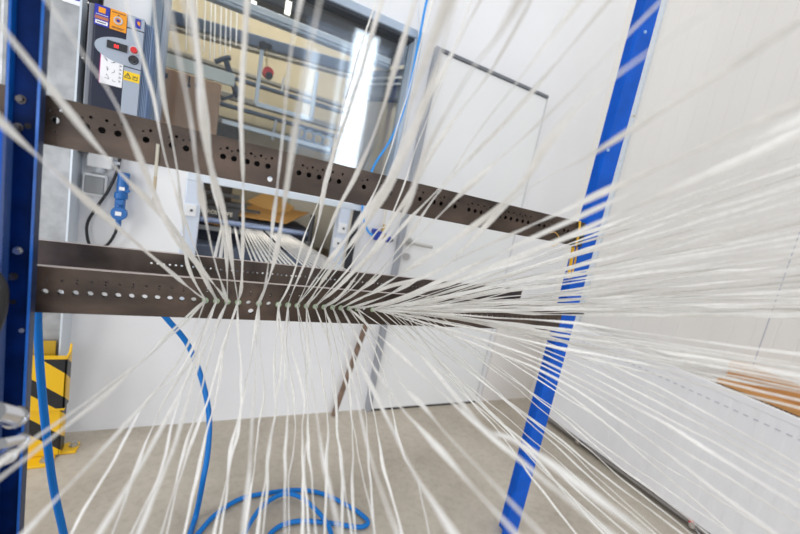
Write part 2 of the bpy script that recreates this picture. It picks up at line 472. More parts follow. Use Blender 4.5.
# black clamp arm
arm = MB()
arm.tube(smooth_path([at(215, 62, 2.32), at(226, 58, 2.32), at(231, 58, 2.32)], 4), .012, 8)
arm.tube([at(226, 60, 2.32), at(231, 78, 2.32), at(238, 98, 2.32)], .014, 8)
arm.tube([at(238, 90, 2.32), at(232, 96, 2.32), at(221, 100, 2.32)], .008, 8)
arm.sphere(at(238, 92, 2.32), .028)
tag(build(arm, 'toggle_clamp', dark_rail, smooth=True), 'dark jointed clamp arm above the cardboard box in the machine', 'clamp')
for i, (px, L) in enumerate(((188, 50), (197, 58), (206, 52), (212, 60), (216, 60), (222, 55), (227, 62), (232, 50), (238, 46))):
    a_ = at(px, -25, 2.62); b_ = at(px - 2, L, 2.62)
    tag(build(MB().tube([a_, a_.lerp(b_, .5), b_], .0032, 6), 'hanging_yarn', white_pl, smooth=True), 'thin white yarn hanging behind the glass, %s of nine from the controller side' % ['first', 'second', 'third', 'fourth', 'fifth', 'sixth', 'seventh', 'eighth', 'ninth'][i], 'yarn', 'yarns hanging in the machine')
# cardboard box behind the glass with its strip
cb = empty('cardboard_box', (-.12, 2.25, 1.3), 'brown cardboard box with a handle hole inside the machine window', 'box')
build(MB().box(-.275, .0, 2.17, 2.4, 1.3, 1.645), 'carton', brown_card, cb, bev=.004)
build(MB().box(-.262, -.222, 2.165, 2.171, 1.60, 1.622), 'handle_hole', black_pl, cb)
for px in (189, 197):
    q = at(px, 83, 2.165); hk = MB(); hk.box(q.x - .003, q.x + .003, 2.163, 2.17, q.z - .01, q.z + .03); hk.sphere((q.x, 2.166, q.z - .012), .008, .004, .008)
    build(hk, 'arrow_print', ink, cb)
tag(box('cream_strip', cream_strip, -.242, .052, 2.13, 2.16, 1.645, 1.70), 'long cream plastic strip lying along the top of the cardboard box', 'strip')
# lower equipment seen below the frame and behind the upper beam
mc2 = MB()
for k in range(4):
    q = at(300 + 9 * k, 133 + 3 * k, 2.35); mc2.ring(q, (0, 1, 0), .03, .006, 14, 6)
mc2.tube([at(285, 138, 2.35), at(330, 152, 2.35)], .018, 10)
tag(build(mc2, 'roller_guides', mat('steel_blue', (.30, .38, .50), .4, .4), smooth=True), 'row of steel-blue guide rings below the U-shaped frame', 'guides')

# slot interior
tbl = empty('infeed_table', (.3, 2.6, 0), 'dark infeed table of the machine behind the slot', 'machine')
build(MB().box(-.5, .60, 2.42, 2.9, .7, .985), 'table_body', mat('table_dark', (.035, .04, .06), .8, spec=.2), tbl, bev=.01)
build(MB().box(-.5, .66, 2.25, 2.42, .55, .84), 'table_apron', mat('apron_blue', (.10, .13, .20), .4), tbl, bev=.01)
build(MB().box(-.5, .3, 2.40, 2.42, .90, .925), 'slide_rail', galv, tbl)
gb = empty('guide_bar', (.25, 2.31, .96), 'round blue-grey guide bar carrying the strands into the machine', 'bar')
b = MB(); b.tube([(-.08, 2.31, .968), (.56, 2.31, .968)], .015, 18); build(b, 'bar', mat('bar_blue', (.20, .26, .42), .3, .1), gb, True)
b = MB(); b.box(-.1, .16, 2.325, 2.35, .985, 1.045); build(b, 'name_board', black_pl, gb)
text('lettering', 'ROLTOPE', dirty_white, .030, (.062, 2.324, 1.012), gb)
blk = MB(); blk.box(-.1, .2, 2.40, 2.5, 1.05, 1.075); blk.box(-.02, .16, 2.42, 2.48, 1.1, 1.12); blk.box(.1, .28, 2.41, 2.44, 1.035, 1.05)
cyl(blk, (.03, 2.42, 1.09), (0, 1, 0), .02, .06)
tag(build(blk, 'black_fixture', black_pl), 'black clamping fixture above the lettered board in the slot', 'fixture')
build(MB().box(-.5, .14, 2.95, 3.0, .95, 1.6), 'dark_backing', mat('dark_brown_back', (.07, .055, .045), .6), mc)
build(MB().box(.14, .22, 2.93, 3.0, .95, 1.6), 'tan_post', mat('tan_post', (.40, .33, .22), .6), mc)
build(MB().box(.22, .50, 2.95, 3.0, .95, 1.6), 'tan_panel', mat('tan_panel', (.42, .35, .24), .6), mc)
build(MB().box(.50, .54, 2.94, 3.0, .95, 1.6), 'pale_post', mat('pale_green_post', (.55, .57, .48), .6), mc)
build(MB().box(.54, .95, 2.95, 3.0, .8, 1.3), 'pale_lower_panel', pale_panel, mc)
cs = MB()
def sheet(mb, pts, th=.006):
    i = len(mb.v); n = len(pts)
    for d in (0, th):
        for p in pts: mb.v.append(Vector(p) + Vector((0, 0, d)))
    mb.f.append([i + k for k in range(n)]); mb.f.append([i + n + k for k in range(n)][::-1])
    for k in range(n): mb.f.append([i + k, i + (k + 1) % n, i + n + (k + 1) % n, i + n + k])
sheet(cs, [(.12, 2.45, 1.0), (.44, 2.42, 1.0), (.62, 2.65, 1.075), (.28, 2.7, 1.075)])
tag(build(cs, 'card_sheet', orange_card), 'flat orange-brown card sheet on the infeed table', 'card')
cs = MB(); sheet(cs, [(.22, 2.68, 1.08), (.42, 2.56, 1.02), (.52, 2.66, 1.09), (.36, 2.70, 1.18)])
tag(build(cs, 'card_flap', mat('kraft_light', (.70, .40, .13), .75)), 'crumpled orange card flap standing up behind the flat sheet', 'card')
cs = MB(); sheet(cs, [(-.04, 2.37, .95), (.1, 2.37, .93), (.12, 2.39, .96), (-.02, 2.40, .975)])
tag(build(cs, 'card_scrap', orange_card), 'small brown card scrap below the guide bar', 'card')
kn = MB(); kn.tube([at(313, 215, 2.2), at(309, 242, 2.2)], .014, 10); kn.sphere(at(309, 244, 2.2), .03, .02, .02)
tag(build(kn, 'clamp_lever', black_pl, smooth=True), 'black clamp lever at the far end of the guide bar', 'lever')

# ================================================================= LEFT: COLUMN, CABINET PANEL, CONTROLLER
gc = empty('steel_column', (-.5, 1.85, 0), 'galvanised sheet-steel column standing against the wall behind the hazard guard', 'column')
build(MB().box(-.545, -.455, 1.82, 1.92, 0, 3.2), 'column_body', galv, gc, bev=.004)
build(MB().box(-.560, -.545, 1.86, 1.92, 0, 3.2), 'column_lip', galv, gc)
build(MB().box(-.455, -.449, 1.80, 1.92, 0, 3.2), 'column_edge', alu_light, gc)
p = at(75, 6, 1.815)
build(MB().box(p.x - .035, p.x + .02, 1.815, 1.82, p.z + .004, p.z + .08), 'sticker', paper, gc)
text('sticker_letter', 'C', blue_sign, .045, (p.x, 1.8145, p.z + .032), gc)
s = MB()
for q in ((83, 58), (88, 3)): s.sphere(at(q[0], q[1], 1.81), .005)
build(s, 'rivet', bolt_mat, gc, True)
build(MB().box(-.449, -.42, 1.86, 1.92, 1.2, 3.2), 'dark_channel', black_pl, gc)

hp = struct(box('trim_6', mat('cabinet_white', (.86, .86, .86), .5), -.405, -.085, 1.905, WY, .66, 1.23, bev=.002))
hp = struct(box('trim_7', mat('cabinet_top_white', (.80, .81, .83), .5), -.41, -.262, 1.88, WY, 1.70, 2.6, bev=.002))

# controller
YC = 1.75
ct = empty('control_box', (-.34, 1.83, 1.36), 'grey and navy heating controller with stickers and a red display', 'controller')
build(MB().box(-.405, -.262, YC + .004, WY, 1.36, 1.70), 'housing', navy_pl, ct, bev=.006)
build(MB().box(-.421, -.405, YC + .01, WY, 1.36, 1.70), 'side_rail', mat('grey_side', (.16, .17, .2), .4), ct, bev=.004)
build(MB().box(-.2615, -.236, YC + .02, WY, 1.35, 1.69), 'heat_sink', mat('sink_blue', (.14, .22, .40), .35, .3), ct, bev=.004)
for k in range(5):
    build(MB().box(-.262 + .005 * k, -.2595 + .005 * k, YC + .008, YC + .02, 1.36, 1.69), 'sink_fin', mat('fin', (.22, .30, .46), .35, .3), ct)
# front plate: right grey part + oval
fr = MB(); fr.box(-.312, -.262, YC, YC + .004, 1.365, 1.655)
build(fr, 'front_plate', grey_pl, ct, bev=.002)
build(MB().box(-.312, -.262, YC, YC + .004, 1.658, 1.70), 'front_plate', grey_pl, ct, bev=.002)
ov = MB(); ov.prism([(-.310 + .088 * math.cos(a), 1.573 + .042 * math.sin(a)) for a in [PI / 2 + PI * k / 20 for k in range(21)]], 'y', YC, YC + .004)
build(ov, 'display_oval', grey_pl, ct)
build(MB().box(-.312, -.262, YC - .0006, YC, 1.526, 1.529), 'plate_seam', navy_pl, ct)
build(MB().box(-.364, -.306, YC - .003, YC, 1.572, 1.597), 'display', black_pl, ct)
text('display_digits', '88', led_red, .014, (-.337, YC - .0036, 1.583), ct)
for (x, z, m_, nm) in ((-.286, 1.588, red_pl, 'red_button'), (-.286, 1.556, black_pl, 'black_knob')):
    b = MB(); cyl(b, (x, YC - .006, z), (0, 1, 0), .010, .012, 20); build(b, nm, m_, ct, True)
    b = MB(); b.ring((x, YC - .001, z), (0, 1, 0), .0135, .002, 24, 6); build(b, 'bezel', grey_pl2 if nm[0] == 'r' else black_pl, ct, True)
st = build(MB().box(-.404, -.363, YC + .002, YC + .005, 1.635, 1.70), 'blue_sticker', blue_sign, ct)
build(MB().box(-.393, -.374, YC + .0015, YC + .002, 1.676, 1.693), 'orange_emblem', orange_sign, st)
build(MB().box(-.400, -.366, YC + .0015, YC + .002, 1.640, 1.651), 'white_label', paper, st)
build(MB().box(-.402, -.365, YC + .0015, YC + .002, 1.655, 1.665), 'orange_line', mat('dull_orange', (.45, .15, .08), .6), st)
build(MB().box(-.397, -.370, YC + .001, YC + .0015, 1.644, 1.647), 'barcode', ink, st)
build(MB().box(-.400, -.366, YC + .0015, YC + .002, 1.669, 1.6705), 'white_line', paper, st)
st = build(MB().box(-.361, -.314, YC + .002, YC + .005, 1.636, 1.70), 'orange_sticker', orange_sign, ct)
b = MB(); b.ring((-.338, YC + .0015, 1.668), (0, 1, 0), .011, .0025, 24, 5); build(b, 'dial_ring', grey_pl2, st, True)
b = MB(); cyl(b, (-.338, YC + .0015, 1.668), (0, 1, 0), .005, .001, 14); build(b, 'dial_centre', blue_sign, st)
build(MB().box(-.357, -.318, YC + .0015, YC + .002, 1.691, 1.693).box(-.355, -.320, YC + .0015, YC + .002, 1.644, 1.646).box(-.355, -.325, YC + .0015, YC + .002, 1.6405, 1.642).prism([(-.341, 1.683), (-.335, 1.683), (-.338, 1.688)], 'y', YC + .0015, YC + .002), 'print_lines', ink, st)
st = build(MB().box(-.29, -.273, YC - .001, YC, 1.664, 1.694), 'logo_sticker', blue_sign, ct)
build(MB().prism([(-.288, 1.690), (-.284, 1.682), (-.280, 1.688), (-.277, 1.682), (-.275, 1.690), (-.275, 1.672), (-.282, 1.676)], 'y', YC - .0015, YC - .001), 'orange_emblem', orange_sign, st)
st = build(MB().box(-.378, -.314, YC + .001, YC + .004, 1.452, 1.552), 'paper_note', paper, ct)
build(MB().box(-.380, -.378, YC + .001, YC + .004, 1.452, 1.552), 'pink_edge', mat('magenta', (.6, .05, .3), .6), st)
sc_ = MB(); rr = random.Random(3)
for (cx, cz) in ((-.362, 1.535), (-.345, 1.532), (-.360, 1.505), (-.343, 1.50), (-.358, 1.478), (-.34, 1.47)):
    pts = [Vector((cx + rr.uniform(-.008, .008), YC + .0006, cz + rr.uniform(-.008, .008))) for _ in range(4)]
    sc_.tube(smooth_path(pts, 4), .0006, 5)
for k in range(6):
    z = 1.54 - .013 * k; sc_.tube([(-.325, YC + .0006, z), (-.318, YC + .0006, z - .004)], .0007, 5); sc_.tube([(-.325, YC + .0006, z - .006), (-.319, YC + .0006, z - .004)], .0007, 5)
build(sc_, 'handwriting', ink, st)
st = build(MB().box(-.311, -.264, YC - .001, YC, 1.482, 1.513), 'warning_label', mat('warning_yellow', (.9, .6, .01), .5), ct)
def triangle_outline(mb, cx, cz, s, y):
    P = [Vector((cx, y, cz + s)), Vector((cx + s, y, cz - s * .8)), Vector((cx - s, y, cz - s * .8))]
    for i in range(3): mb.tube([P[i], P[(i + 1) % 3]], .0011, 5)
t = MB(); triangle_outline(t, -.299, 1.498, .009, YC - .0012); t.box(-.2995, -.2985, YC - .0015, YC - .001, 1.494, 1.502)
t.box(-.284, -.270, YC - .0015, YC - .001, 1.489, 1.491); t.box(-.284, -.282, YC - .0015, YC - .001, 1.489, 1.503); t.box(-.272, -.270, YC - .0015, YC - .001, 1.489, 1.503); t.box(-.280, -.275, YC - .0015, YC - .001, 1.497, 1.502)
build(t, 'warning_symbols', ink, st)

# socket units below the upper beam
jb = empty('junction_box', (-.395, 1.9, 1.06), 'square grey junction box with a pale rim below the white socket', 'box')
build(MB().box(-.435, -.357, 1.87, 1.905, 1.045, 1.130), 'rim', white_pl, jb, bev=.006)
build(MB().box(-.427, -.365, 1.862, 1.872, 1.054, 1.121), 'lid', box_grey, jb, bev=.004)
sk = MB()
for (x, z) in ((-.430, 1.050), (-.362, 1.050), (-.430, 1.125), (-.362, 1.125)): cyl(sk, (x, 1.868, z), (0, 1, 0), .004, .006, 10)
build(sk, 'lid_screw', grey_pl2, jb, True)
ws = empty('wall_socket', (-.39, 1.9, 1.15), 'white surface socket just under the upper beam beside the black cable', 'socket')
build(MB().box(-.425, -.345, 1.865, 1.905, 1.155, 1.22), 'socket_body', white_pl, ws, bev=.006)
b = MB(); cyl(b, (-.385, 1.885, 1.148), (0, 0, 1), .018, .02); build(b, 'cable_gland', grey_pl2, ws, True)
b = MB(); cyl(b, (-.335, 1.885, 1.185), (1, 0, 0), .01, .025); build(b, 'side_gland', grey_pl2, ws, True)
ce = empty('cable_coupler', (-.31, 1.87, .955), 'blue round-pin plug and coupler hanging from the black cable', 'plug')
b = MB(); cyl(b, (-.306, 1.868, 1.112), (.02, 0, 1), .020, .085, 20); cyl(b, (-.288, 1.860, 1.085), (0, 1, 0), .008, .02)
build(b, 'socket_shell', cee_blue, ce, True, bev=.002)
b = MB(); cyl(b, (-.309, 1.866, 1.062), (0, 0, 1), .023, .024, 20); cyl(b, (-.310, 1.866, 1.02), (0, 0, 1), .018, .06, 20); b.box(-.322, -.296, 1.84, 1.86, 1.028, 1.048)
build(b, 'plug_shell', cee_blue, ce, True, bev=.002)
b = MB(); cyl(b, (-.309, 1.858, .992), (0, 1, 0), .027, .026, 24); cyl(b, (-.310, 1.862, .955), (0, 0, 1), .010, .03, 14)
build(b, 'plug_cap', cee_blue, ce, True, bev=.002)
build(MB().box(-.320, -.300, 1.843, 1.8446, .984, 1.000), 'white_label', paper, ce)
build(MB().box(-.314, -.296, 1.8465, 1.848, 1.085, 1.098), 'white_label', paper, ce)
cab = smooth_path([(-.325, 1.89, 1.28), (-.328, 1.88, 1.17), (-.35, 1.87, 1.08), (-.385, 1.87, 1.0), (-.41, 1.87, .93), (-.40, 1.87, .855), (-.372, 1.87, .835), (-.34, 1.87, .86), (-.318, 1.865, .91), (-.314, 1.862, .945)], 6)
tag(build(MB().tube(cab, .0055, 10), 'power_cable', black_rub, smooth=True), 'black power cable hanging in a loop to the blue plug', 'cable')

# far left machinery seen past the post
lm = empty('plastic_curtain', (-.85, 1.9, 0), 'pale translucent sheet with pipes hanging left of the blue post', 'sheet')
build(MB().box(-1.3, -.60, 1.88, 1.9, .9, 3.1), 'sheet', mat('pale_sheet', (.55, .56, .53), .3, var=.35, scale=9, stretch=(1, 1, .4)), lm)
b = MB()
for k, x in enumerate((-.66, -.72, -.80, -.9)): b.tube([(x, 1.86, .9), (x + .01 * k, 1.86, 3.1)], .012, 8)
build(b, 'pipe', galv, lm, True)

# hazard guard
gd = empty('column_guard', (-.47, 1.78, 0), 'yellow and black striped steel guard bolted to the floor around the column', 'guard')
x0, x1, yf = -.60, -.413, 1.745
sp = MB(); sp.box(x0, x1, yf, yf + .008, .215, .425)
sp.prism([(yf, .215), (1.80, .215), (1.80, .465), (1.785, .435), (yf, .425)], 'x', x1 - .008, x1)
build(sp, 'upper_shell', stripes, gd, bev=.002)
sp = MB(); sp.box(x0, x1 - .008, yf + .006, yf + .014, .012, .212); sp.box(x1 - .014, x1 - .006, yf + .006, 1.80, .012, .212)
build(sp, 'lower_shell', stripes, gd, bev=.002)
build(MB().box(x0, x1, yf - .001, yf + .02, .422, .428), 'shell_edge', yellow, gd)
build(MB().box(x0, x1, yf - .001, yf + .01, .209, .217), 'shell_edge', yellow, gd)
sp = MB(); sp.box(x0, x1 - .02, yf - .05, yf + .02, 0, .010); sp.box(x1 - .01, x1 + .040, yf + .02, 1.83, 0, .010)
build(sp, 'foot_plate', yellow, gd, bev=.002)
for (x, y) in ((x1 - .045, yf - .022), (x1 + .024, yf + .06)):
    s = MB(); cyl(s, (x, y, .013), (0, 0, 1), .015, .006, 20); cyl(s, (x, y, .02), (0, 0, 1), .010, .012, 6); build(s, 'anchor_bolt', bolt_mat, gd, True)
sp = MB(); sp.box(-.535, -.465, 1.80, 1.81, .33, .47)
build(sp, 'yellow_backing', mat('ochre', (.48, .30, .02), .5), gd)

# ================================================================= CREEL FRAME
# left post: upright channel open to the camera
lp = empty('blue_post', (-.28, .87, 0), 'dark blue steel channel post with bolts at the near end of the beams', 'post')
build(MB().box(-.2940, -.2590, .8635, .868, 0, 3.0), 'web', blue, lp)
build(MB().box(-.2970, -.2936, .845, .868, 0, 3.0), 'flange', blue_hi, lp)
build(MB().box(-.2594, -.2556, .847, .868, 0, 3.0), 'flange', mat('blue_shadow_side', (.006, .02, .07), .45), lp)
build(MB().box(-.2596, -.2560, .8445, .847, 0, 3.0), 'lit_flange_edge', blue_hi, lp)  # bright line of light on the flange edge, painted in the lit blue
for (px, py, m_) in ((20, 99, dark_bolt), (17, 127, dark_bolt), (17, 251, bolt_mat), (12, 277, dark_bolt), (21, 331, bolt_mat)):
    q = at(px, py, .858); k = MB(); cyl(k, (q.x, .862, q.z), (0, 1, 0), .0068, .003, 20); cyl(k, (q.x, .857, q.z), (0, 1, 0), .0048, .008, 6)
    if py == 331: k = MB(); cyl(k, (q.x, .862, q.z), (0, 1, 0), .004, .004, 16)
    build(k, 'bolt', m_, lp, True)
for (px, py) in ((28, 126), (13, 302)):
    q = at(px, py, .863); k = MB(); cyl(k, (q.x, .863, q.z), (0, 1, 0), .0045, .002, 16)
    build(k, 'bolt_hole', black_steel, lp)
ln = empty('blue_side_plate', (-.33, .80, .35), 'bright blue plate standing in front of the near post, cut off by the frame', 'plate')
build(MB().box(-.42, -.276, .795, .812, .1, 1.235), 'plate', blue_post, ln, bev=.002)
build(MB().box(-.279, -.275, .79, .814, .1, 1.235), 'plate_edge', mat('navy_edge', (.005, .04, .18), .4), ln)
kb = MB(); kb.tube(smooth_path([at(-14, 268, .76), at(-2, 284, .75), at(0, 300, .75), at(-4, 320, .75), at(-14, 340, .75)], 5), .010, 12)
tag(build(kb, 'rubber_grip', black_rub, smooth=True), 'black rubber handle at the edge of the near post', 'handle')
# chrome thread guides low on the near post
for i, (a, b_, r_, lab) in enumerate((((-8, 412), (15, 417), .021, 'upper chrome tube guide low on the near blue post'), ((0, 444), (22, 439), .011, 'middle chrome tube guide low on the near blue post'), ((-8, 464), (8, 456), .014, 'lower chrome tube guide low on the near blue post'))):
    A = at(*a, .60); B = at(*b_, .68)
    g = MB(); g.tube([A, A.lerp(B, .5), B], r_ * .62, 20); g.ring(B, B - A, r_ * .62, .003, 24, 6)
    tag(build(g, 'tube_guide', chrome, smooth=True), lab, 'guide')

# far post
rp = empty('blue_post', (1.24, .95, 0), 'bright blue steel post at the far end of the beams', 'post')
build(MB().box(1.204, 1.280, .932, .945, 0, 3.2), 'face_plate', blue_post, rp, bev=.001)
build(MB().box(1.225, 1.26, .945, .985, 0, 3.2), 'rear_rib', blue_post, rp)
s = MB()
for q in ((645, 32), (608, 150), (563, 322)): w = at(*q, .930); cyl(s, (w.x, .930, w.z), (0, 1, 0), .006, .005, 6)
build(s, 'bolt_head', mat('pale_blue', (.3, .5, .8), .3), rp, True)

# --- upper beam
def X_of(px, Y, guess_py): return at(px, guess_py, Y).x
ub = empty('perforated_beam', (.4, .92, 1.213), 'upper dark perforated steel beam crossing in front of the machine window', 'beam')
UZ0, UZ1 = 1.213, 1.2965
hs = []
big = [(55, 122), (86, 126), (102, 129), (118, 133), (146, 140), (172, 146), (186, 149), (223, 157), (234, 159), (247, 162), (257, 164), (268, 166), (289, 172), (299, 173), (309, 175), (319, 178), (329, 180), (339, 182), (364, 187), (378, 190), (390, 193), (413, 198), (420, 199), (434, 202), (441, 204), (455, 207), (469, 210), (475, 212), (481, 213), (487, 214), (499.5, 217), (505.5, 218), (511, 219), (517, 221), (522.5, 222), (528, 223), (539, 226), (544, 227), (549, 228), (564, 231), (568, 231.5)]
for (px, py) in big:
    x = at(px, py, .9).x; hs.append((x, 1.2575, .0058))
    hs.append((x + .006, 1.276, .0028))
    if random.random() < .6: hs.append((x - .006, 1.272, .0018))
hs.append((-.355, 1.258, .006)); hs.append((at(55, 122, .9).x, 1.2575 - .02, .002))
hs.append((.115, 1.231, .0060)); hs.append((.728, 1.231, .006))
hs2 = []
for h in sorted(hs):
    if all((h[0] - g[0]) ** 2 + (h[1] - g[1]) ** 2 > (h[2] + g[2] + .0008) ** 2 for g in hs2): hs2.append(h)
plate('face_plate', steel, -.42, 1.158, UZ0, UZ1, .90, .006, hs2, ub)
ubb = MB(); ubb.box(-.42, 1.158, .906, .950, UZ1 - .006, UZ1); ubb.box(-.42, 1.158, .906, .950, UZ0, UZ0 + .005)
build(ubb, 'beam_flange', steel, ub)
# closed rear, with gaps where light comes through single holes
xs = [-.42, at(55, 122, .9).x - .012, at(55, 122, .9).x + .006, .10, .135, 1.158]
bw = MB(); bw.box(xs[0], xs[1], .946, .950, UZ0, UZ1); bw.box(xs[2] + .0, xs[3], .946, .950, UZ0, UZ1); bw.box(xs[4], xs[5], .946, .950, UZ0, UZ1)
bw.box(xs[3], xs[4], .946, .950, 1.245, UZ1)
build(bw, 'rear_web', black_steel, ub)
build(MB().box(1.145, 1.162, .896, .95, UZ0 + .0, UZ1 - .01), 'end_cap', black_pl, ub)
s = MB()
for k in range(16):
    x = -.21 + k * .0225; s.sphere((x + .004, .925, 1.252), .004, .004, .003, 8, 5)
build(s, 'glint_bead', bolt_mat, ub, True)  # metal beads added inside the beam for glints behind the holes

# --- lower front plate with the eyelet row
LY = .90
lf = empty('perforated_plate', (.5, LY, .903), 'lower front steel plate with the threaded row of eyelets', 'beam')
hx = lambda k: .016 + .0224 * k
EM = {4, 6, 17}
hs = []
for k in range(-12, 51):
    x = hx(k); hs.append((x, .9445, .0052))
    if k % 2 == 0: hs += [(x + .002, .964, .0022), (x + .002, .970, .0022)]
    else: hs.append((x + .002, .968, .0026))
hs += [(.113, .924, .0062), (.75, .924, .006)]
plate('face_plate', steel, -.288, 1.16, .903, .9925, LY, .009, hs, lf)
build(MB().box(-.288, 1.16, LY - .0003, LY + .0095, .9925, .9935), 'bright_top_edge', steel_edge, lf)
for k in range(0, 27):
    if k in EM: continue
    e = MB(); e.ring((hx(k), LY - .001, .9445), (0, 1, 0), .0052, .0016, 18, 6); build(e, 'eyelet', ceramic, lf, True)
q = at(581, 314, .915); b = MB(); b.tube([(1.15, .918, q.z), (q.x + .012, .915, q.z)], .005, 10); build(b, 'end_pin', black_pl, lf, True)

# --- lower rear plate
rf = empty('perforated_plate', (.5, 1.1, .90), 'rear steel plate with a close row of small holes behind the eyelet plate', 'beam')
rh = [(-.11 + .0133 * k, .9715, .0032) for k in range(88)] + [(.024 + .541 * k / 28, .930, .0035) for k in range(29)]
plate('face_plate', steel2, -.33, 1.15, .90, 1.0015, 1.10, .008, rh, rf)
build(MB().box(-.33, 1.15, 1.0995, 1.1085, 1.0015, 1.0028), 'bright_top_edge', steel_edge, rf)

# yellow cord round the far end of the upper beam
yc = MB()
yc.tube(smooth_path([at(580, 221, .893), at(579, 232, .891), at(576, 246, .893)], 4), .0035, 8)
yc.tube(smooth_path([at(573, 247, .91), at(571, 262, .93), at(568, 278, .93)], 4), .006, 8)
yc.tube(smooth_path([at(577, 247, .91), at(575, 262, .93), at(571, 278, .93)], 4), .003, 8)
tag(build(yc, 'yellow_strap', mat('yellow_strap', (.85, .48, .01), .4), smooth=True), 'yellow strap around the far end of the upper beam', 'strap')
yl = MB(); pts = [at(553 + 6 * math.cos(a), 239 + 7 * math.sin(a), .889) for a in [(-2.0 + 4.4 * k / 24) for k in range(25)]]
yl.tube(pts, .0013, 6); tag(build(yl, 'wire_loop', mat('yellow_wire', (.8, .45, .08), .4), smooth=True), 'thin yellow wire loop hanging from the upper beam near its far end', 'wire')

# strip of masking tape hanging under the upper beam
tp = MB(); tp.box(-.149, -.145, .889, .898, 1.175, 1.245); 
tg = empty('paper_tag', (-.147, .89, 1.11), 'narrow pale strip hanging from the upper beam left of the slot', 'tag')
a, b_ = at(158, 144, .893), at(153, 208, .893)
tt = MB(); tt.tube([a, a.lerp(b_, .5)], .0028, 6); build(tt, 'upper_strip', dirty_white, tg)
tt = MB(); tt.tube([a.lerp(b_, .5), b_], .0030, 6, r2=.0022); build(tt, 'lower_strip', mat('tan_strip', (.58, .47, .32), .7), tg)

# ================================================================= HOSES
def hose(pts, r, m, label, name='air_hose', cat='hose'):
    return tag(build(MB().tube(smooth_path(pts, 10), r, 12), name, m, smooth=True), label, cat)
def zfloor(px, py, z=.012):
    r = RW @ Vector((px - 400, 267 - py, -F)); r = r * ((z - CH) / r.z); return Vector((r.x, r.y, z))
hose([at(38, 300, 1.14), at(38, 330, 1.13), at(41, 380, 1.12), at(47, 440, 1.1), at(54, 490, 1.1), at(66, 545, 1.1), at(75, 600, 1.1), at(90, 660, 1.1)], .0085, hose_blue, 'straight blue air hose hanging beside the near post')
hose([at(150, 300, 1.45), at(168, 320, 1.45), at(188, 345, 1.45), at(202, 380, 1.42), at(209, 415, 1.38), at(208, 450, 1.33), at(203, 480, 1.28), zfloor(196, 515), zfloor(186, 545), zfloor(170, 590)], .0095, hose_blue, 'blue air hose curving down from the beam to the floor')
hose([zfloor(150, 585), zfloor(196, 536), zfloor(215, 515), zfloor(240, 499), zfloor(268, 493), zfloor(295, 490), zfloor(320, 493), zfloor(345, 504), zfloor(362, 515), zfloor(368, 523), zfloor(358, 527), zfloor(330, 523), zfloor(300, 521), zfloor(280, 526), zfloor(268, 537), zfloor(262, 552)], .0085, hose_blue, 'outer loop of blue air hose coiled on the floor')
hose([zfloor(236, 550, .026), zfloor(252, 520, .026), zfloor(266, 503, .03), zfloor(284, 494, .03), zfloor(300, 497, .03), zfloor(316, 510, .03), zfloor(328, 525, .03), zfloor(334, 545, .03)], .0085, hose_blue, 'inner arch of blue air hose lying over the coil')
hose([at(432, -14, 1.84), at(426, 4, 1.84), at(419, 40, 1.84), at(409, 90, 1.84), at(400, 120, 1.85), at(388, 144, 1.86), at(374, 166, 1.87), at(364, 195, 1.87), at(363, 215, 1.87), at(368, 231, 1.87), at(374, 236, 1.87)], .006, hose_light, 'thin light-blue hose running down beside the window to the blue valve')
hose([at(422, -14, 1.87), at(419, 4, 1.87), at(417, 60, 1.88), at(404, 130, 1.88), at(392, 176, 1.88)], .004, white_pl, 'thin white cable beside the window frame', 'white_cable', 'cable')
vl = empty('air_valve', at(380, 242, 1.88), 'small blue air valve with brass fitting between slot and door', 'valve')
c = at(380, 236, 1.885)
b = MB(); b.box(c.x - .035, c.x + .025, 1.865, 1.9, c.z - .025, c.z + .025); cyl(b, (c.x + .04, 1.885, c.z - .012), (1, 0, 0), .018, .05, 16); b.box(c.x - .05, c.x - .02, 1.87, 1.9, c.z + .005, c.z + .035)
build(b, 'valve_body', mat('valve_blue', (.01, .04, .34), .35), vl, True, bev=.003)
b = MB(); cyl(b, (c.x + .012, 1.88, c.z + .035), (0, 0, 1), .014, .03, 8); cyl(b, (c.x + .012, 1.88, c.z + .055), (0, 0, 1), .009, .02, 8); cyl(b, (c.x + .01, 1.858, c.z), (0, 1, 0), .014, .02, 8); build(b, 'brass_fitting', brass, vl, True)
b = MB(); cyl(b, (c.x + .068, 1.885, c.z - .012), (1, 0, 0), .010, .02, 14); build(b, 'black_end', black_pl, vl, True)
b = MB(); b.tube([(c.x + .012, 1.895, c.z + .06), (c.x + .012, 1.895, 1.5)], .006, 8); build(b, 'riser_pipe', pale_panel, vl, True)

# leaning rod under the beam
rd = MB(); rd.tube([(.685, 1.70, .012), (.80, 1.78, .70)], .014, 8)
A, B = at(367, 322, 1.86), at(335, 408, 1.88); B.z = .008
rd = MB(); rd.tube([B, B.lerp(A, .5), A + (A - B) * .3], .016, 8)
tag(build(rd, 'leaning_rod', mdf, smooth=True), 'thin dark brown rod leaning against the wall left of the door', 'rod')
dp = MB(); dp.box(DX0 - .055, DX0 - .034, WY - .012, WY, 0, 2.1)

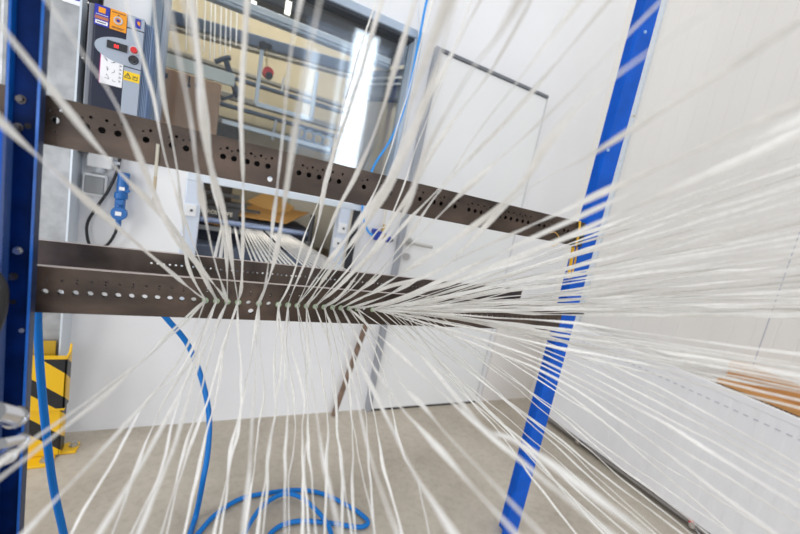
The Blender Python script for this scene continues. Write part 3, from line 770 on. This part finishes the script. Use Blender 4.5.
# ================================================================= RADIATOR AND THINGS ON THE RIGHT
ra = empty('radiator', (2.25, .7, 0), 'long white ribbed panel radiator low on the cladded wall', 'radiator')
RX0, RX1, RY0, RY1, RZ0, RZ1 = 2.17, 2.29, -.6, 1.66, .055, .712
prof = []
y = RY0; k = 0
while y < RY1:
    prof.append((RX0 + (0.0016 if k % 2 else 0), y)); prof.append((RX0 + (0.0016 if k % 2 else 0), min(y + .022, RY1))); y += .033; k += 1
prof.append((RX0 + .02, RY1)); prof.append((RX0 + .02, RY0))
build(MB().prism(prof, 'z', RZ0, RZ1 - .03), 'front_panel', rad_mat, ra)
build(MB().box(RX0 + .02, RX1, RY0, RY1, RZ0 + .02, RZ1 - .018), 'core', rad_mat, ra)
build(MB().box(RX0 - .002, RX0 + .014, RY0, RY1, RZ1 - .035, RZ1), 'top_edge', rad_mat, ra, bev=.004)
build(MB().box(RX1 - .006, RX1 + .004, RY0, RY1, RZ1 - .04, RZ1), 'rear_edge', rad_mat, ra, bev=.002)
g = MB(); y = RY0
while y < RY1 - .01:
    g.box(RX0 + .014, RX1 - .006, y, y + .007, RZ1 - .008, RZ1 - .002); y += .016
g.box(RX0 + .05, RX0 + .056, RY0, RY1, RZ1 - .007, RZ1 - .001); g.box(RX0 + .084, RX0 + .09, RY0, RY1, RZ1 - .007, RZ1 - .001)
build(g, 'top_grille', mat('grille_grey', (.80, .78, .75), .4), ra)
g = MB(); y = RY0 + .02
while y < RY1 - .01:
    if .45 < y: build(MB().box(RX0 - .0016, RX0 + .001, y, y + .018, RZ1 - .082, RZ1 - .077), 'weld_slot', mat('weld_grey', (.55, .56, .60), .5), ra)
    y += .036
build(MB().box(RX0, RX1, RY1 - .004, RY1 + .006, RZ0, RZ1 - .005), 'end_cover', mat('end_cover', (.72, .70, .64), .5), ra, bev=.002)
for (y, c1, c2) in ((.70, chrome, red_pl), (1.34, chrome, bolt_mat)):
    v = MB(); cyl(v, (2.20, y, .035), (1, 0, 0), .014, .07); cyl(v, (2.225, y, .045), (0, 0, 1), .010, .05); v.sphere((2.19, y, .03), .018)
    pv = build(v, 'radiator_valve', c1, ra, True)
    v = MB(); cyl(v, (2.175, y + .01, .045), (0, 0, 1), .010, .014); build(v, 'valve_cap', c2, pv, True)
v = MB(); v.tube([(2.20, RY0, .028), (2.20, RY1 - .05, .028)], .011, 10); v.tube([(2.26, RY0, .028), (2.26, RY1 - .05, .028)], .011, 10)
build(v, 'supply_pipe', mat('pipe_paint', (.35, .33, .32), .5), ra, True)
wb_ = MB(); wb_.box(2.165, 2.315, .25, .795, .70, .735)
wp = empty('wooden_board', (2.24, .5, .70), 'orange wooden block lying on top of the radiator', 'board')
build(MB().box(2.20, 2.32, .0, .80, .713, .738), 'lower_board', wood_orange, wp, bev=.003)
build(MB().prism([(.0, .738), (.800, .738), (.806, .815), (.74, .825), (.55, .81), (.40, .77), (.0, .75)], 'x', 2.285, 2.325), 'upright_board', wood_orange, wp)
# long dark cable on the floor in front of the radiator
hose([zfloor(592, 426), zfloor(606, 432), zfloor(640, 455), zfloor(680, 486), zfloor(705, 515), zfloor(730, 545), zfloor(800, 600)], .006, mat('grey_cable', (.25, .25, .27), .5), 'grey cable lying along the foot of the radiator', 'floor_cable', 'cable')
hose([zfloor(588, 422), zfloor(615, 445), zfloor(650, 478), zfloor(688, 520), zfloor(720, 560)], .004, white_pl, 'thin white cable lying on the floor beside the radiator', 'white_cable', 'cable')
jk = MB()
for k in range(14):
    q = zfloor(592 + random.uniform(-2, 18), 427 + random.uniform(-2, 8)); jk.ring((q.x, q.y, .012), (random.uniform(-1, 1), random.uniform(-1, 1), 1), random.uniform(.01, .03), .003, 14, 5)
tag(build(jk, 'wire_offcuts', mat('pale_scrap', (.6, .57, .55), .5), smooth=True), 'tangle of pale wire offcuts on the floor behind the far post', 'offcuts')
wbx = empty('wall_cover', (2.0, 1.9, .2), 'pale cover panel low on the wall between door and corner', 'panel')
build(MB().box(1.86, WX1, 1.905, WY, .0, .62), 'cover', mat('cover_beige', (.80, .765, .73), .6), wbx, bev=.002)

# ================================================================= STRANDS
def ribbon(pts, w, th, a0, rate, amp, tail=10**6, name='glass_strand'):
    pts = [Vector(p) for p in pts]; N = len(pts); V = []; Fc = []; n = 8
    ref = None; s = 0.
    prof = [(math.cos(2 * PI * j / n), math.sin(2 * PI * j / n)) for j in range(n)]
    for k, p in enumerate(pts):
        t = (pts[min(k + 1, N - 1)] - pts[max(k - 1, 0)]).normalized()
        if ref is None: ref = Vector((0, 0, 1)) if abs(t.z) < .8 else Vector((1, 0, 0))
        u = (ref - t * ref.dot(t)).normalized(); v = t.cross(u); ref = u
        if k: s += (p - pts[k - 1]).length
        a = a0 + rate * s + amp * math.sin(s * 17 + a0 * 3)
        U = u * math.cos(a) + v * math.sin(a); W = -u * math.sin(a) + v * math.cos(a)
        ww = w * (.85 + .15 * math.sin(s * 41 + a0)) / 2
        if k > tail: ww = w * .62; U = Vector((1, 0, 0)); W = t.cross(U)
        tt = th * (2.2 if k > tail else 1)
        V += [p + U * (c * ww) + W * (d * tt / 2) for c, d in prof]
    for k in range(N - 1):
        for j in range(n):
            a = k * n + j; b = k * n + (j + 1) % n; Fc.append([a, b, b + n, a + n])
    Fc.append(list(range(n))[::-1]); Fc.append([(N - 1) * n + j for j in range(n)])
    me = bpy.data.meshes.new(name); me.from_pydata([tuple(q) for q in V], [], Fc)
    return finish(me, name, roving, None, True, 0, pts[0])

RH = lambda i: -.11 + .0133 * i
def eyelet(k): return Vector((hx(k), LY - .0005, .9445))
tailed = set()
def strand(k, way, exit_, Y, label, group, w=.0058, slack=0., out=.12, jit=0.):
    """a roving from eyelet k towards the creel behind the camera"""
    rnd = random.Random(hash((k, exit_[0], exit_[1])) & 0xffff if False else int(k * 971 + exit_[0] * 31 + exit_[1] * 17) % 99991)
    E = eyelet(k) + Vector((rnd.uniform(-.001, .001), 0, rnd.uniform(-.001, .001)))
    zE = -(RW.transposed() @ (E - Vector((0, 0, CH)))).z
    px = [proj(E)] + list(way) + [exit_]
    L = [0.]
    for a, b in zip(px, px[1:]): L.append(L[-1] + math.dist(a, b))
    n = len(px)
    sp = smooth_path([Vector((q[0], q[1], l / L[-1])) for q, l in zip(px, L)], 14 if n > 2 else 40)
    ph = [rnd.uniform(0, 6.28) for _ in range(3)]
    dx, dy = exit_[0] - px[0][0], exit_[1] - px[0][1]; D = math.hypot(dx, dy); nx, ny = -dy / D, dx / D
    P = []
    for q in sp:
        t = min(max(q.z, 0), 1); iy = (1 - t) / zE + t / Y
        env = math.sin(PI * min(1, t * 1.02)) if t < 1 else 0
        off = slack * env * (math.sin(t * 9 + ph[0]) * .6 + math.sin(t * 21 + ph[1]) * .3 + math.sin(t * 43 + ph[2]) * .15)
        P.append(atd(q.x + nx * off, q.y + ny * off, 1 / iy))
    P[0] = E
    # on beyond the picture, straight
    t = (P[-1] - P[-4]).normalized(); out = 1.1
    while out > .1:
        e_ = P[-1] + t * out
        if e_.x < 2.1 and e_.z > .04 and e_.z < 3.2 and e_.y > -1.05: break
        out -= .05
    P += [P[-1] + t * out * .5, P[-1] + t * out]
    pts = P[::-1]; tail = 10**6
    if k not in tailed and k < 29:
        tailed.add(k)
        q_ = k / 28.; tail = len(pts) + 3
        Rr = Vector((.024 + .541 * q_, 1.104, .930)); Bp = Vector((.08 + .365 * q_, 2.31, .948))
        pts += [E + Vector((0, .012, 0)), E.lerp(Rr, .5), Rr + Vector((0, -.008, 0)), Rr + Vector((0, .008, 0))]
        for q in (.12, .3, .5, .7, .88): pts.append((Rr + Vector((0, .008, 0))).lerp(Bp, q))
        pts += [Bp, Vector((Bp.x + .002, 2.36, .950)), Vector((Bp.x + .004, 2.40, .951))]
    o = ribbon(pts, w, .0018, rnd.uniform(0, 3), rnd.uniform(3, 9) * rnd.choice((-1, 1)), .9, tail)
    tag(o, label, 'strand', group)
    return o

G1 = 'glass strands fanning up from the eyelet plate'
G2 = 'glass strands hanging down from the eyelet plate'
G3 = 'glass strands fanning right above the radiator'
G4 = 'glass strands sweeping down to the right'
TOP = [
 (0, [(180, 280), (75, 190)], (-10, 112), .36, 'blurred strand running from the plate to the left edge over the near post'),
 (1, [(174, 229), (104, 154)], (-6, 18), .34, 'blurred strand crossing the near post up to the top left corner'),
 (2, [(196, 262), (168, 226), (118, 108), (85, 57)], (41, -10), .33, 'blurred strand crossing the galvanised column and the navy controller side'),
 (1, [(203, 268), (168, 168), (150, 85), (135, 33)], (122, -10), .42, 'strand passing over the red button of the controller'),
 (2, [(212, 250), (197, 168), (189, 110), (174, 35)], (165, -10), .30, 'broad blurred strand passing over the cardboard box near its left end'),
 (2, [(226, 252), (212, 180), (203, 87)], (190, -10), .40, 'strand passing over the middle of the cream strip on the box'),
 (3, [(242, 279), (243, 192), (241, 116)], (248, -10), .40, 'near-vertical strand passing over the clamp arm and the slot'),
 (3, [(232, 262), (224, 215), (207, 150), (196, 60)], (181, -10), .34, 'strand crossing the handle-hole end of the cardboard box'),
 (0, [(188, 265), (182, 215), (176, 165), (163, 90)], (152, -10), .46, 'thin strand running up along the window mullion beside the controller'),
 (5, [(266, 280), (273, 221), (282, 145), (290, 58)], (303, -10), .38, 'strand passing over the left arm side of the U-shaped frame'),
 (5, [(270, 275), (280, 232), (293, 145), (305, 75)], (322, -10), .31, 'broad blurred strand passing over the centre of the U-shaped frame'),
 (8, [(294, 288), (316, 232), (328, 174), (343, 128), (354, 93)], (385, -10), .44, 'strand crossing the bright reflection in the machine window'),
 (9, [(306, 285), (337, 212), (360, 168), (385, 100)], (418, -10), .40, 'strand crossing the upper corner of the window frame'),
 (9, [(322, 270), (354, 228), (395, 168), (412, 99)], (452, -10), .33, 'broad blurred strand crossing beside the white wall strip left of the door'),
 (10, [(330, 270), (372, 215), (400, 165), (436, 70)], (457, -10), .35, 'blurred strand running closely beside the light-blue hose'),
 (7, [(283, 290), (300, 250), (309, 210), (325, 150)], (348, 30), .60, 'thin strand rising past the cardboard flap in the slot'),
 (10, [(322, 288), (360, 235), (410, 133), (452, 53)], (486, -10), .42, 'strand crossing the upper left corner of the door'),
 (12, [(350, 285), (400, 207), (445, 133), (493, 68)], (536, -10), .40, 'strand crossing the door head near its middle'),
 (11, [(345, 280), (400, 220), (427, 150), (468, 75), (500, 33)], (536, -30), .30, 'broad soft strand shadowing its sharper neighbour over the door head'),
 (12, [(352, 288), (400, 230), (446, 180), (479, 130), (520, 78)], (588, -10), .40, 'strand crossing the door head toward its far end'),
 (13, [(362, 288), (400, 247), (438, 194), (495, 133), (535, 88)], (618, -10), .40, 'strand leaving past the upper far corner of the door'),
 (13, [(372, 282), (405, 250), (470, 185), (540, 123), (600, 62)], (672, -10), .38, 'strand crossing the top of the far blue post'),
 (14, [(375, 290), (420, 262), (475, 225), (520, 186), (550, 140), (600, 88)], (738, -10), .28, 'very broad blurred strand crossing the far post high up'),
 (14, [(385, 288), (443, 267), (520, 194), (600, 149), (725, 70)], (810, 16), .32, 'broad grey strand over the cladded wall, second from the top right corner'),
 (15, [(385, 296), (445, 265), (550, 217), (600, 194), (750, 125)], (810, 98), .34, 'grey strand crossing the upper beam near its yellow wire loop'),
 (15, [(395, 300), (470, 267), (535, 237), (600, 207), (700, 161)], (810, 112), .34, 'bright white broad strand crossing the far post just above the beam end'),
 (16, [(400, 300), (470, 276), (555, 242), (600, 222), (700, 178)], (810, 128), .34, 'grey strand right below the bright broad one on the wall'),
 (8, [(298, 280), (318, 245), (334, 215)], (352, 170), .72, 'short crossing strand rising to the beam beside the slot jamb'),
]
for (k, way, ex, Y, lab) in TOP:
    if ex[1] == 30 or ex == (352, 170): continue
    strand(k, way, ex, Y * (.86 if Y < .39 else .95), lab, G1, w=.0094 if Y < .39 else .0076, slack=.4 if Y < .39 else 1.0)
# more strands in the knot between the beams
for (k, way, ex, Y, lab) in [
 (7, [(290, 283), (306, 235), (318, 205), (330, 172), (341, 110)], (380, -10), .60, 'thin strand rising over the card flap beside the bright window reflection'),
 (11, [(345, 272), (376, 232), (398, 200)], (475, -10), .58, 'thin strand crossing the blue air valve'),
 (9, [(318, 280), (345, 240), (380, 180)], (436, -10), .60, 'thin strand rising along the right jamb of the slot')]:
    strand(k, way, ex, Y, lab, G1, w=.005, slack=2.0)

ORD = ['first', 'second', 'third', 'fourth', 'fifth', 'sixth', 'seventh', 'eighth', 'ninth', 'tenth', 'eleventh', 'twelfth', 'thirteenth', 'fourteenth', 'fifteenth', 'sixteenth', 'seventeenth', 'eighteenth', 'nineteenth', 'twentieth', 'twenty-first', 'twenty-second', 'twenty-third', 'twenty-fourth', 'twenty-fifth', 'twenty-sixth', 'twenty-seventh', 'twenty-eighth', 'twenty-ninth', 'thirtieth', 'thirty-first', 'thirty-second', 'thirty-third', 'thirty-fourth', 'thirty-fifth']
# right fan
ys = [152, 163, 172, 181, 189, 198, 207, 215, 222, 230, 236, 243, 250, 257, 264, 270, 276, 282, 288, 294, 300, 306, 311, 317, 292, 298, 304, 309, 314, 320]
rg = random.Random(11)
for i, y in enumerate(ys):
    k = 17 + (i % 9) + (1 if i > 12 else 0)
    if k == 17: k = 18
    Y = .50 + .10 * rg.random() + (.06 if i > 12 else 0)
    strand(k, [], (812, y - 2), Y, 'bright white strand fanning right over the wall, %s from the top of the dense band' % ORD[sorted(ys).index(y)], G3, w=.0078 if i < 24 else .006, slack=2.2)
# dense white band that runs behind to the radiator edge
ys = [352, 362, 368, 376, 384, 391, 399, 407, 366, 373, 380, 388]
for i, y in enumerate(ys):
    strand(18 + (i * 2) % 12, [(560, 322 + (y - 350) * .5)], (812, y + 4), .46 + .03 * (i % 3), 'pale strand passing over the wooden board and radiator top, %s from the top' % ORD[sorted(ys).index(y)], G4, w=.0055, slack=1.8)
# low fan across the radiator and floor
low = [(812, 472, .52, 20), (812, 480, .52, 21), (812, 488, .50, 19), (812, 498, .50, 22), (812, 514, .38, 18), (812, 532, .50, 20), (790, 545, .40, 19), (745, 545, .58, 21), (697, 545, .60, 20), (668, 545, .60, 22), (640, 545, .62, 18)]
for i, (x, y, Y, k) in enumerate(low):
    strand(k, [(560, 340 + i * 7 if i < 8 else 400 + (i - 8) * 12)] if i < 8 else [], (x, y), Y, 'thin strand sweeping down across the radiator front, %s counted from the top' % ORD[i], G4, w=.0045, slack=2.0)
for (k, way, ex, Y, lab) in [
 (16, [(425, 360), (482, 427), (525, 447)], (662, 545), .27, 'broad soft strand crossing the far post low, upper of two'),
 (15, [(470, 418), (525, 465)], (625, 545), .28, 'broad soft strand crossing the far post low, lower of two'),
 (16, [(400, 380), (425, 408), (475, 465)], (552, 545), .29, 'broad soft strand crossing the open floor left of the far post'),
 (14, [(377, 372), (405, 412), (462, 475)], (526, 545), .29, 'broad soft strand crossing the floor, next one left of the far post foot'),
 (13, [(350, 345), (378, 400), (409, 464)], (461, 545), .30, 'broad soft strand crossing the floor right of the hose coil')]:
    strand(k, way, ex, Y, lab, G4, w=.0075, slack=1.0)
th = [(22, 585, 545, .66), (23, 600, 480, .7), (24, 640, 470, .7), (25, 650, 500, .72), (26, 690, 520, .7), (27, 720, 500, .7), (19, 520, 430, .72), (20, 545, 470, .7), (21, 600, 530, .66), (18, 480, 410, .74)]
for i, (k, x, y, Y) in enumerate(th):
    s0 = proj(eyelet(k)); f_ = 1.0
    while x < 812 and y < 545: x += (x - s0[0]) * .02; y += (y - s0[1]) * .02
    strand(k, [], (x, y), Y - .08, 'hair-thin strand passing behind the broad ones toward the lower right, %s from the left' % ORD[i], G4, w=.0038, slack=2.5)

# hanging strands, lower left and centre
LOW = [
 (0, [(178, 325), (97, 402)], (-10, 486), .34, 'broad soft strand running down left across the hazard guard', 1.0),
 (0, [(172, 335), (97, 395)], (-10, 470), .35, 'soft strand just above the broad one over the hazard guard', 1.0),
 (0, [(178, 363), (120, 430)], (14, 545), .33, 'soft strand crossing the straight blue hose low down', 1.0),
 (1, [(178, 375), (146, 400), (114, 459), (84, 510)], (66, 545), .48, 'sharp twisted strand reaching the bottom edge right of the straight hose', 1.5),
 (1, [(196, 350), (160, 408), (135, 475)], (108, 545), .52, 'sharp strand landing at the bottom, left of a soft pair', 1.8),
 (1, [(190, 370), (150, 450)], (92, 545), .34, 'soft grey strand behind the sharp ones at lower left', 1.0),
 (2, [(205, 345), (178, 405), (160, 470)], (126, 545), .46, 'sharp strand right of the soft grey one at lower left', 1.8),
 (2, [(200, 360), (183, 420), (160, 480)], (134, 545), .36, 'broad soft strand beside the curved hose, left of two', 1.4),
 (2, [(212, 345), (197, 405), (180, 470)], (158, 545), .52, 'sharp strand crossing the curved hose near the floor line', 1.8),
 (3, [(222, 350), (200, 420), (180, 480)], (164, 545), .50, 'sharp strand closely beside the crossing of the curved hose', 1.8),
 (3, [(225, 345), (214, 410), (200, 460)], (182, 545), .52, 'sharp strand just left of the end of the curved hose', 1.8),
 (3, [(238, 335), (243, 390), (238, 430), (228, 470)], (212, 545), .50, 'left strand of the twisted pair above the hose coil', 2.2),
 (5, [(252, 345), (243, 405), (232, 445), (226, 490)], (219, 545), .50, 'right strand of the twisted pair above the hose coil', 2.2),
 (5, [(256, 345), (253, 420)], (243, 545), .31, 'broad soft strand crossing the left end of the hose coil', .8),
 (5, [(260, 350), (264, 400), (255, 460)], (243, 545), .56, 'sharp strand crossing the hose coil at its left rise', 2.2),
 (7, [(276, 345), (274, 410), (267, 450), (264, 490)], (256, 545), .52, 'sharp strand over the coil, left of a close pair', 2.4),
 (7, [(281, 350), (275, 420), (268, 470)], (262, 545), .54, 'sharp strand over the coil, right of a close pair', 2.4),
 (8, [(285, 350), (286, 430)], (285, 545), .42, 'strand hanging nearly plumb over the coil top', 2.4),
 (8, [(288, 350), (294, 420), (290, 480)], (289, 545), .56, 'strand just right of the nearly plumb one', 2.4),
 (8, [(292, 350), (303, 400), (304, 450)], (302, 545), .50, 'sharp strand over the inner hose arch, left of two', 2.6),
 (9, [(303, 350), (307, 410), (306, 470)], (309, 545), .52, 'sharp strand over the inner hose arch, right of two', 2.6),
 (9, [(306, 350), (309, 420), (311, 480)], (317, 545), .50, 'sharp strand right of the inner hose arch', 2.4),
 (10, [(315, 345), (327, 400), (326, 460)], (325, 545), .56, 'sharp strand plumb over the right half of the coil', 2.2),
 (10, [(310, 365), (322, 450)], (342, 545), .31, 'broad soft strand over the right end of the hose coil', .8),
 (11, [(328, 345), (336, 400), (340, 460)], (343, 545), .54, 'sharp strand over the right bend of the coil', 2.4),
 (12, [(330, 350), (339, 430), (345, 490)], (353, 545), .52, 'sharp strand over the right tip of the coil', 2.4),
 (12, [(338, 350), (350, 410), (352, 470)], (356, 545), .56, 'sharp strand touching the tip of the coil', 2.2),
 (13, [(345, 350), (352, 410), (362, 470)], (377, 545), .54, 'sharp strand just right of the coil tip', 2.2),
 (13, [(352, 350), (363, 410), (370, 470)], (375, 545), .58, 'strand falling in front of the foot of the leaning rod', 2.2),
 (14, [(362, 350), (372, 410), (383, 460)], (405, 545), .52, 'sharp strand falling past the near foot of the door', 2.2),
 (12, [(350, 370), (374, 470)], (402, 545), .30, 'broad soft strand falling past the near foot of the door', .8),
 (15, [(380, 360), (400, 450), (418, 480)], (431, 545), .52, 'curling sharp strand falling in front of the door bottom', 2.6),
 (0, [(196, 335), (188, 360), (160, 440)], (104, 520), .50, 'sharp strand stopping low beside the soft grey one', 1.8),
]
for (k, way, ex, Y, lab, sl) in LOW[:-1]:
    strand(k, way, ex, Y, lab, G2, w=.0056, slack=sl)

# ================================================================= LIGHT
w = bpy.data.worlds.new('World'); SC.world = w; w.use_nodes = True
bg = w.node_tree.nodes['Background']; bg.inputs[0].default_value = (.93, .96, 1, 1); bg.inputs[1].default_value = .30
def area(name, loc, target, sx, sy, power, col=(1, 1, 1)):
    l = bpy.data.lights.new(name, 'AREA'); l.shape = 'RECTANGLE'; l.size = sx; l.size_y = sy; l.energy = power; l.color = col
    o = bpy.data.objects.new(name, l); COL.objects.link(o); o.location = loc
    o.rotation_euler = (Vector(target) - Vector(loc)).to_track_quat('-Z', 'Y').to_euler()
    return o
area('hall_ceiling_light', (.9, .45, 5.2), (.9, .95, .0), 3.2, 1.8, 88, (1, .985, .96))
area('side_fill', (-2.1, .55, 1.5), (2.0, 1.1, .4), 1.4, 1.9, 40, (.95, .97, 1))  # added fill from the left for the radiator and right wall
area('front_fill', (-.6, -2.6, 1.0), (.8, 1.6, .3), 2.6, 1.4, 46, (.97, .98, 1))  # added low fill behind the camera, brightens the lower walls
# tall hall windows behind the camera and added panels, mirrored in the machine glass
area('hall_reflection_light', (3.05, -5.95, 3.4), (3.05, 0, 3.3), .6, 3.8, 75, (.88, .94, 1))
area('hall_reflection_light', (2.55, -5.97, 3.5), (2.55, 0, 3.5), .12, 2.8, 4, (.8, .9, 1))  # thin strip added for a streak in the reflection
area('hall_reflection_light', (1.85, -5.95, 3.7), (1.85, 0, 3.7), .22, 1.6, 5, (.8, .9, 1))
area('hall_reflection_light', (2.75, -6.3, 3.7), (2.75, 0, 3.7), 2.2, 3.2, 26, (.62, .76, 1))  # wide faint panel added to give the pane a bluish haze
area('infeed_fill', (.3, 2.02, 1.165), (.3, 2.3, .8), .6, .04, 1.1, (1, .96, .88))  # added light under the lintel to brighten the slot
area('machine_lamp', (.1, 2.12, 2.9), (.0, 2.8, 1.2), 1.4, .2, 26, (1, .95, .86))

# ================================================================= CAMERA
cam = bpy.data.cameras.new('Camera'); co = bpy.data.objects.new('Camera', cam); COL.objects.link(co)
M = RW.to_4x4(); M.translation = Vector((0, 0, CH)); co.matrix_world = M
cam.sensor_width = 36; cam.lens = F / 800 * 36; cam.clip_start = .02
cam.dof.use_dof = True; cam.dof.focus_distance = 1.0; cam.dof.aperture_fstop = 1.9
SC.camera = co
SC.view_settings.view_transform = 'Standard'; SC.view_settings.look = 'None'
SC.view_settings.exposure = .02; SC.view_settings.gamma = 1; SC.view_settings.use_curve_mapping = False
SC.cycles.max_bounces = 6; SC.cycles.use_denoising = True
